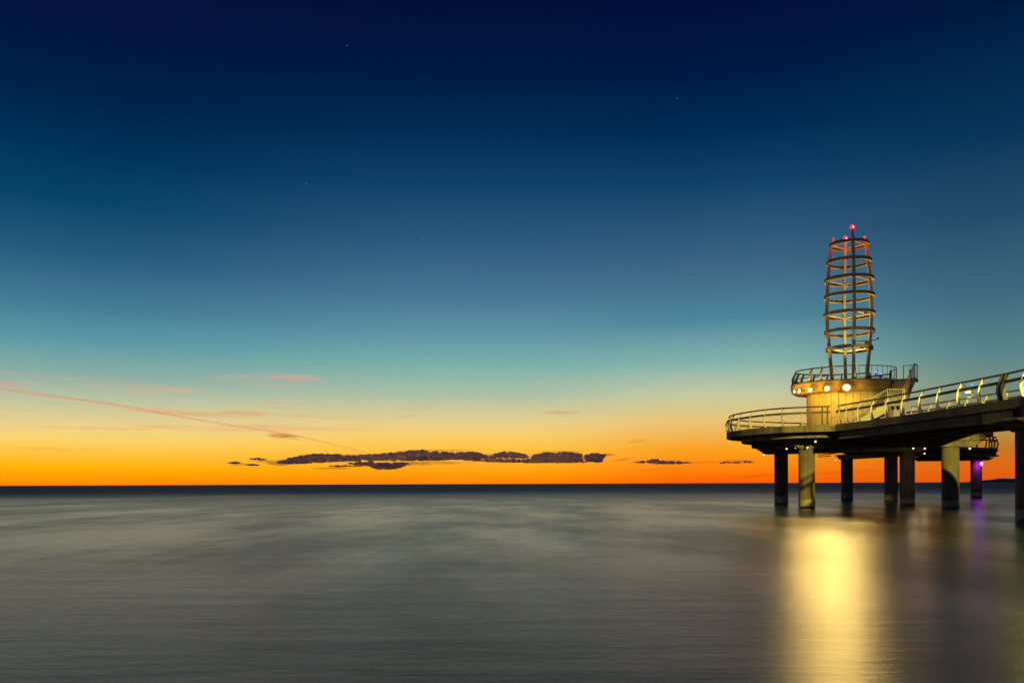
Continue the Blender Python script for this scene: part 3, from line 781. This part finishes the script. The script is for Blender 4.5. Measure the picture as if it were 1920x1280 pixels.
U = Vector((0,0,1))
picket_rail('picket stair railing climbing to the middle landing', [a0+dd*0.1+U*0.28, a0+dd*(dl*0.52)+U*(0.06+(ML-DZ)*0.52+0.1), Vector((a1.x,a1.y,ML+.05)), ML0+dd*(lw-0.06)+U*0.0])
pr0 = ML0+dd*(lw-0.06)+dn*(wst-0.3)
picket_rail('picket railing of the upper stair flight below the guard panel', [s0-dn2*0.62+U*0.2, e0-dn2*0.62+U*0.06], gap=0.16)
picket_rail('dark picket railing around the top stair landing', [LT+dd2*0.05-dn2*0.64, LT+dd2*1.08-dn2*0.64, LT+dd2*1.08+dn2*0.35], h=1.12, gap=0.42, mat='dark_steel', pr=0.02)

# ------------------------------------------------------------------ beacon tower
tower = thing('beacon_tower', 'open lattice beacon tower of seven rings on four bowed legs', 'tower', )
SC = 68.0/FPX
RX = [(459.0,39.0,33.2),(492.0,44.0,37.3),(525.0,47.8,40.5),(556.3,49.2,42.0),(589.7,50.3,42.7),(622.4,48.8,41.2),(653.8,45.6,38.5)]
rings = []
for y, ro, rl in RX:
    p = px(1592.3, y, 68.0)
    rings.append((p.z, ro*SC*math.cos(th)*0.985, rl*SC*math.cos(th)))
TC = px(1592.3, 600, 68.0)
TX, TY = TC.x, TC.y
def tpos(ang, r, z):
    v = EA*math.cos(ang)*r+EB*math.sin(ang)*r
    return Vector((TX+v.x, TY+v.y, z))
lz = [(GZ+0.165, 33.0*SC*math.cos(th))]+[(z, rl) for z, ro, rl in reversed(rings)]
lz.append((rings[0][0]+0.62, 30.2*SC*math.cos(th)))
LANG = [R(192.6), R(282.6), R(12.6), R(102.6)]     # left, near, right, far
for i, ang in enumerate(LANG):
    pts3 = spline([(r_, z) for z, r_ in lz], 0.35)
    pts = [tpos(ang, p[0], p[1]) for p in pts3]
    mb = MB(); k = len(pts); vs = []; fs = []
    out = EA*math.cos(ang)+EB*math.sin(ang); sd = Vector((-out.y, out.x, 0))
    for j, p in enumerate(pts):
        f = 1.0 if p.z < rings[0][0]+0.1 else max(0.45, 1-(p.z-rings[0][0]-0.1)/0.62*0.6)
        for su, so in ((-1,-1),(1,-1),(1,1),(-1,1)): vs.append(p+sd*su*0.105+out*so*(0.12*f))
    fs = [(j*4+q, j*4+(q+1)%4, j*4+4+(q+1)%4, j*4+4+q) for j in range(k-1) for q in range(4)]+[(3,2,1,0),((k-1)*4,(k-1)*4+1,(k-1)*4+2,(k-1)*4+3)]
    lg = mb.add(vs, fs).obj('leg', M['tower'], tower, bevel=0.012)
    MB().lathe([(0.26,0),(0.26,0.035),(0.13,0.04),(0.11,0.12)], 12).obj('base_plate', M['dark_steel'], lg, loc=tpos(ang, lz[0][1], GZ+0.163))
for i, (z, ro, rl) in enumerate(rings):
    mb = MB(); n = 72; pf = [(ro-0.035,-0.125),(ro,-0.125),(ro,0.125),(ro-0.035,0.125),(ro-0.035,0.10),(ro-0.20,0.10),(ro-0.20,0.07),(ro-0.045,0.07),(ro-0.045,-0.07),(ro-0.20,-0.07),(ro-0.20,-0.10),(ro-0.035,-0.10)]
    vs = [(r_*math.cos(2*PI*k/n), r_*math.sin(2*PI*k/n), zz_) for k in range(n) for r_, zz_ in pf]; m_ = len(pf)
    fs = [(k*m_+q, k*m_+(q+1)%m_, ((k+1)%n)*m_+(q+1)%m_, ((k+1)%n)*m_+q) for k in range(n) for q in range(m_)]
    rg = mb.add(vs, fs).obj('ring', M['ring'], tower, loc=(TX,TY,z))
    for q in LANG:                                  # clips where the legs meet the ring
        v = EA*math.cos(q)+EB*math.sin(q)
        MB().bar(v*(rl+0.106), v*(ro-0.036), 0.10, 0.12).obj('clip', M['tower'], rg)
    if i % 2 == 0:
        for k in range(4):
            a_, b_ = tpos(LANG[k], rl-0.03, z), tpos(LANG[(k+1)%4], rl-0.03, z)
            t_ = (b_-a_).normalized()
            MB().bar(a_+t_*0.1, b_-t_*0.1, 0.07, 0.09).obj('brace', M['tower'], tower)
# dark clutter on the tower: instrument arm, small boxes
ip = tpos(R(320), rings[6][1]-0.1, rings[6][0]+0.14)
ins = thing('wind_sensor', 'small dark instrument on the lowest tower ring at right', 'sensor', ip)
MB().box((-0.13,-0.13,0),(0.13,0.13,0.20)).obj('body', M['housing'], ins, bevel=0.02)
MB().tube([tuple(EA*-1.05+U*0.34), tuple(EA*-0.5+U*0.26), tuple(U*0.26), tuple(EA*0.55+U*0.27), tuple(EA*0.8+U*0.38)], 0.035, 6).obj('arm', M['housing'], ins, smooth=True)
for e in (-1.05, 0.8): MB().sphere(tuple(EA*e+U*(0.36 if e < 0 else 0.40)), 0.08, 8, 5).obj('cup', M['housing'], ins, smooth=True)
for (ang, i, lab) in ((285,4,'small dark box clipped under the fifth tower ring near the front leg'), (318,4,'dark cable box inside the fifth tower ring at right'), (310,6,'dark cable box inside the lowest tower ring at right')):
    bp_ = tpos(R(ang), rings[i][1]-0.34, rings[i][0]-0.16)
    bx = thing('cable_box', lab, 'box', bp_, rz=th)
    MB().box((-0.13,-0.09,-0.05),(0.13,0.09,0.14)).obj('case', M['housing'], bx, bevel=0.02)
    MB().box((-0.03,-0.2,0.10),(0.03,0.3,0.13)).obj('bracket', M['housing'], bx)
# cross platform by the top: red beacons
def beacon(label, ang, zt, h, power):
    p = tpos(ang, lz[-1][1], zt)
    b = thing('beacon_light', label, 'beacon light', p, group='red beacon lights')
    MB().lathe([(0.05,0),(0.05,h),(0.11,h+0.01),(0.11,h+0.07)], 12).obj('stem', M['dark_steel'], b)
    MB().lathe([(0.11,h+0.072),(0.165,h+0.12),(0.165,h+0.28),(0.09,h+0.37),(0.01,h+0.39)], 16).obj('lens', M['glow_red'], b, smooth=True)
    MB().sphere((0,-0.16,h+0.19), 0.035, 10, 6).obj('core', M['glow_core'], b, smooth=True)
    l = lamp('beacon_bulb', (0,0,h+0.55), power, RED, 0.12, parent=b)
    return b
ztip = rings[0][0]+0.62
beacon('higher red beacon light on the near tower leg', LANG[1], ztip, 0.22, 340)
beacon('lower red beacon light on the far tower leg', LANG[3], ztip+0.0, 0.02, 340)

# ------------------------------------------------------------------ lamps on the drum
def flood(label, ang, size, power):
    p = gal(ang, 0.0); o = (gal(ang, 0.3)-p).normalized(); z = CAMZ+7.22
    f = thing('floodlight', label, 'floodlight', (p.x,p.y,z), group='floodlights under the gallery rim')
    R3 = o.to_track_quat('Y','Z').to_matrix().to_4x4()
    f.rotation_euler = R3.to_euler()
    MB().box((-0.05,-0.12,0.02),(0.05,0.10,0.12)).obj('arm', M['housing'], f)
    mb = MB()
    vs = []; n = 16
    for r_, y_ in ((0.10,0.10),(size*0.7,0.14),(size,0.30),(size*1.04,0.33)):
        for k in range(n): vs.append((r_*math.cos(2*PI*k/n), y_, r_*0.9*math.sin(2*PI*k/n)))
    fs = [(i*n+k, i*n+(k+1)%n, (i+1)*n+(k+1)%n, (i+1)*n+k) for i in range(3) for k in range(n)]+[tuple(range(n))]
    mb.add(vs, fs).obj('housing', M['housing'], f)
    vs = []
    for r_, y_ in ((size*0.60,0.335),(size*0.42,0.37),(size*0.02,0.39)):
        for k in range(n): vs.append((r_*math.cos(2*PI*k/n), y_, r_*0.9*math.sin(2*PI*k/n)))
    fs = [(i*n+k, i*n+(k+1)%n, (i+1)*n+(k+1)%n, (i+1)*n+k) for i in range(2) for k in range(n)]
    MB().add(vs, fs).obj('lens', M['glow_amber'], f, smooth=True)
    vs = [(r_*math.cos(2*PI*k/n), y_, r_*0.9*math.sin(2*PI*k/n)) for r_, y_ in ((size*0.99,0.328),(size*0.61,0.326)) for k in range(n)]
    MB().add(vs, [(k,(k+1)%n,n+(k+1)%n,n+k) for k in range(n)]).obj('reflector_ring', M['glow_ring'], f)
    lamp('flood_bulb', (0, 0.52, -0.12), power*0.52, AMBER, 0.14, parent=f)
    lamp('flood_beam', (0, 0.56, -0.02), power*(power/420)**1.7*5.6, FLOOD, 0.42, spot=125, parent=f).rotation_euler = (R(90-22),0,0)
fang = [gal]
def ang_for(x):
    best = (1e9,0)
    for i in range(721):
        a = R(-90-100+i*0.25); p = gal(a, 0.35); X = 960+FPX*p.x/p.y
        if abs(X-x) < best[0] and (math.sin(a) < 0.25): best = (abs(X-x), a)
    return best[1]
for x, sz, pw, lab in ((1588,0.30,420,'largest brightest floodlight at the front of the drum rim'), (1551,0.24,300,'second floodlight left of the largest on the drum rim'), (1520,0.20,240,'middle floodlight of the five on the drum rim'),
                       (1499,0.17,180,'small floodlight second from the left tip of the rim'), (1489.5,0.15,150,'smallest floodlight at the left tip of the drum rim')):
    flood(lab, ang_for(x), sz, pw)
# uplights at the foot of the tower
for k, ang in enumerate((R(212), R(302), R(32), R(122))):
    p = tpos(ang, (2.55,2.55,0.5,0.5)[k], GZ+(0.003 if k < 2 else 0.162))
    u = thing('uplight', ['amber uplight at the tower foot, front left','amber uplight at the tower foot, front right','amber uplight at the tower foot, back right','amber uplight at the tower foot, back left'][k], 'uplight', p, group='uplights at the tower foot')
    MB().lathe([(0.16,0),(0.17,0.10),(0.13,0.16)], 14).obj('housing', M['housing'], u)
    MB().lathe([(0.125,0.162),(0.06,0.175)], 14).obj('lens', M['glow_warm'], u, smooth=True)
    lamp('uplight_bulb', (0,0,0.32), (650,650,3300,3300)[k], (1.0,0.56,0.08), 0.10, spot=(42,42,58,58)[k], aim=((0,0,9) if k > 1 else tuple((tpos(ang, 0.7, GZ+6.0)-p))), parent=u)
# blue lamps
def blue(label, loc, feet, power=6):
    b = thing('blue_lamp', label, 'lamp', loc, group='small blue lamps')
    MB().sphere((0,0,0), 0.075, 12, 8).obj('lens', M['glow_blue'], b, smooth=True)
    MB().lathe([(0.04,-0.20),(0.07,-0.18),(0.075,-0.078)], 12).obj('socket', M['housing'], b)
    for q in feet:
        MB().tube([(0,0,-0.2), tuple(Vector(q)-Vector(loc))], 0.028, 6).obj('bracket', M['dark_steel'], b)
b1 = px(1642, 697.5, 66.0); b2 = px(1652, 700.2, 65.6)
f1_ = Vector((b1.x+0.5, b1.y+0.2, GZ)); f2_ = Vector((b2.x+0.55, b2.y-0.1, GZ))
blue('left one of two blue lamps on the drum top', b1, [(b2.x,b2.y,b2.z-0.3)])
blue('right one of two blue lamps on the drum top', b2, [f2_, (b2.x-0.05,b2.y+0.1,GZ)])
fr_ = thing('lamp_frame', 'dark low frame bar beneath the two blue lamps', 'frame')
q0 = px(1628, 706, 65.8); q1 = px(1668, 701, 65.2)
MB().tube([q0,q1], 0.05, 8).obj('bar', M['dark_steel'], fr_)
for q in (q0, q0.lerp(q1,0.55), q1): MB().tube([(q.x,q.y,GZ),q], 0.04, 8).obj('stub', M['dark_steel'], fr_)

# ------------------------------------------------------------------ walkway lamp with disc shade
LY = 54.0
foot = px(1846, 757, LY-0.5); foot.z = DZ+0.003
tip = px(1806, 720.5, LY); ld_ = px(1815.5, 733.5, LY)
wl = thing('walkway_lamp', 'leaning lamp with yellow lit disc shade behind the walkway railing', 'lamp')
MB().tube([foot, px(1832,746,LY-0.2), tip], [0.055,0.05,0.04], 8).obj('mast', M['dark_steel'], wl, smooth=True)
MB().lathe([(0.02,0.12),(0.07,0.11),(0.20,0.02),(0.23,-0.02),(0.215,-0.03)], 20, tuple(ld_)).obj('shade', M['soffit'], wl, smooth=True)
MB().lathe([(0.17,-0.032),(0.14,-0.075),(0.03,-0.095)], 20, tuple(ld_)).obj('lens', M['glow_yellow'], wl, smooth=True)
MB().lathe([(0.18,0.0),(0.18,0.04)], 12, tuple(foot)).obj('base_plate', M['dark_steel'], wl)
lamp('walkway_bulb', ld_-Vector((0,0,0.30)), 16, YELLOW, 0.12, parent=wl)
bw = px(1822.3, 721.3, LY-0.1)
blue('lone blue lamp above the yellow disc lamp on the walkway', bw, [px(1824, 738, LY-0.1)])

# ------------------------------------------------------------------ lamps below the deck
def bulkhead(label, loc, power, name='bulkhead_lamp', mat='glow_warm', col=WARM, r=0.075, group='small lamps under the deck', drop=0.0):
    b = thing(name, label, 'lamp', loc, group=group)
    MB().lathe([(r*0.8,0.16+drop),(r,0.14),(r*1.1,0.03)], 14).obj('housing', M['housing'], b)
    MB().lathe([(r,0.028),(r*0.9,-0.05),(r*0.4,-0.09),(0.01,-0.095)], 14).obj('lens', M[mat], b, smooth=True)
    if power >= 20: lamp('lamp_bulb', (0,0,-0.26), power, col, 0.10, parent=b)
for x, y, Y, pw, lab in ((1432,852,73.6,14,'small lamp hanging off the left end of the rear crosshead'), (1475,840.5,66.5,14,'small lamp left of the lit front pillar under the deck'),
        (1492,838.3,66.0,10,'small lamp just left of the top of the lit pillar'), (1514,838.4,62.7,10,'yellow small lamp at the head of the lit pillar'),
        (1529,827.0,61.2,10,'small lamp high under the deck right of the lit pillar'), (1567,861.2,92.0,10,'small lamp at the left end of the far crosshead'),
        (1712.5,839.6,67.0,30,'small lamp above the edge lit pillar under the deck'), (1734,840.0,68.5,10,'dim small lamp on the beam right of the edge lit pillar'),
        (1733.5,849.5,78.0,22,'bright hanging lamp right of the edge lit pillar'), (1818.5,839.8,62.5,22,'bright small lamp right of the broad lit pillar')):
    bulkhead(lab, px(x, y, Y), pw)
pl_ = px(1840.5, 869, 100.8)
v = thing('purple_lamp', 'glowing purple lamp at the head of the far right pillar', 'lamp', pl_)
MB().sphere((0,0,0), 0.17, 14, 8, 1.4).obj('lens', M['glow_purple'], v, smooth=True)
MB().box((-0.10,0.10,0.30),(0.10,0.9,0.42)).obj('bracket', M['housing'], v)
lamp('purple_bulb', (-0.12,0.36,0.05), 48, PURPLE, 0.15, parent=v)

# loose conduit under the platform with ragged ends
cq = thing('conduit', 'thin sagging conduit with ragged hangers under the platform', 'conduit')
cp = [px(1534,852,66), px(1558,850.5,66), px(1580,847,66), px(1607,844.5,66)]
MB().tube(spline([tuple(p) for p in cp], 0.3), 0.035, 6).obj('pipe', M['cable'], cq, smooth=True)
for k in range(7):
    p = cp[0].lerp(cp[1], k/6.5)
    MB().tube([p, p-Vector((0,0,0.10+0.10*random.random()))], 0.018, 5).obj('hanger', M['housing'], cq)
MB().bar(cp[0]-Vector((0,0,0.17)), cp[1]-Vector((0,0,0.16)), 0.06, 0.06).obj('lower_bar', M['housing'], cq)
for q in (cp[1], cp[3]): MB().tube([q, (q.x,q.y,DZ-0.58)], 0.015, 5).obj('rod', M['housing'], cq)

# ------------------------------------------------------------------ street lamps at the shore (just outside the frame)
def street_lamp(label, x, y, h, power, z0=0.0, size=0.10):
    s_ = thing('street_lamp', label, 'street lamp', (x,y,z0), group='street lamps beside the pier')
    MB().lathe([(0.20,-2.0),(0.20,0.0),(0.14,0.05),(0.10,0.3),(0.07,h)], 14).obj('mast', M['dark_steel'], s_, smooth=False)
    MB().tube([(0,0,h-0.05),(0,0.35,h+0.15),(0,0.8,h+0.2)], 0.04, 8).obj('bracket_arm', M['dark_steel'], s_, smooth=True)
    MB().lathe([(0.05,0.34),(0.18,0.30),(0.30,0.20),(0.31,0.17)], 18, (0,0.85,h-0.02)).obj('lamp_shade', M['housing'], s_, smooth=True)
    MB().lathe([(0.25,0.165),(0.20,0.08),(0.02,0.04)], 18, (0,0.85,h-0.02)).obj('lens', M['glow_yellow'], s_, smooth=True)
    lamp('street_bulb', (0,0.85,h-0.20), power, YELLOW, size, parent=s_)
street_lamp('yellow street lamp at the side of the pier near its shore end', 22.4, 31.0, 10.4, 1900)
fm = thing('floodlight_mast', 'tall mast with a yellow floodlight on the shore at the foot of the pier', 'floodlight mast', (25.9,0.0,0.0))
MB().lathe([(0.28,-2.0),(0.28,0.0),(0.20,0.05),(0.16,0.4),(0.09,14.0)], 16).obj('mast', M['dark_steel'], fm)
MB().box((-0.45,-0.10,13.7),(0.45,0.05,14.5)).obj('housing', M['housing'], fm, bevel=0.03)
MB().box((-0.40,0.052,13.75),(0.40,0.07,14.45)).obj('lens', M['glow_yellow'], fm)
LD = Vector((math.sin(R(-1.8))*math.cos(R(-15.2)), math.cos(R(-1.8))*math.cos(R(-15.2)), math.sin(R(-15.2))))
lamp('flood_bulb', (0,0.25,14.1), 190000, YELLOW, 0.25, spot=22.6, parent=fm).rotation_euler = LD.to_track_quat('-Z','Y').to_euler()
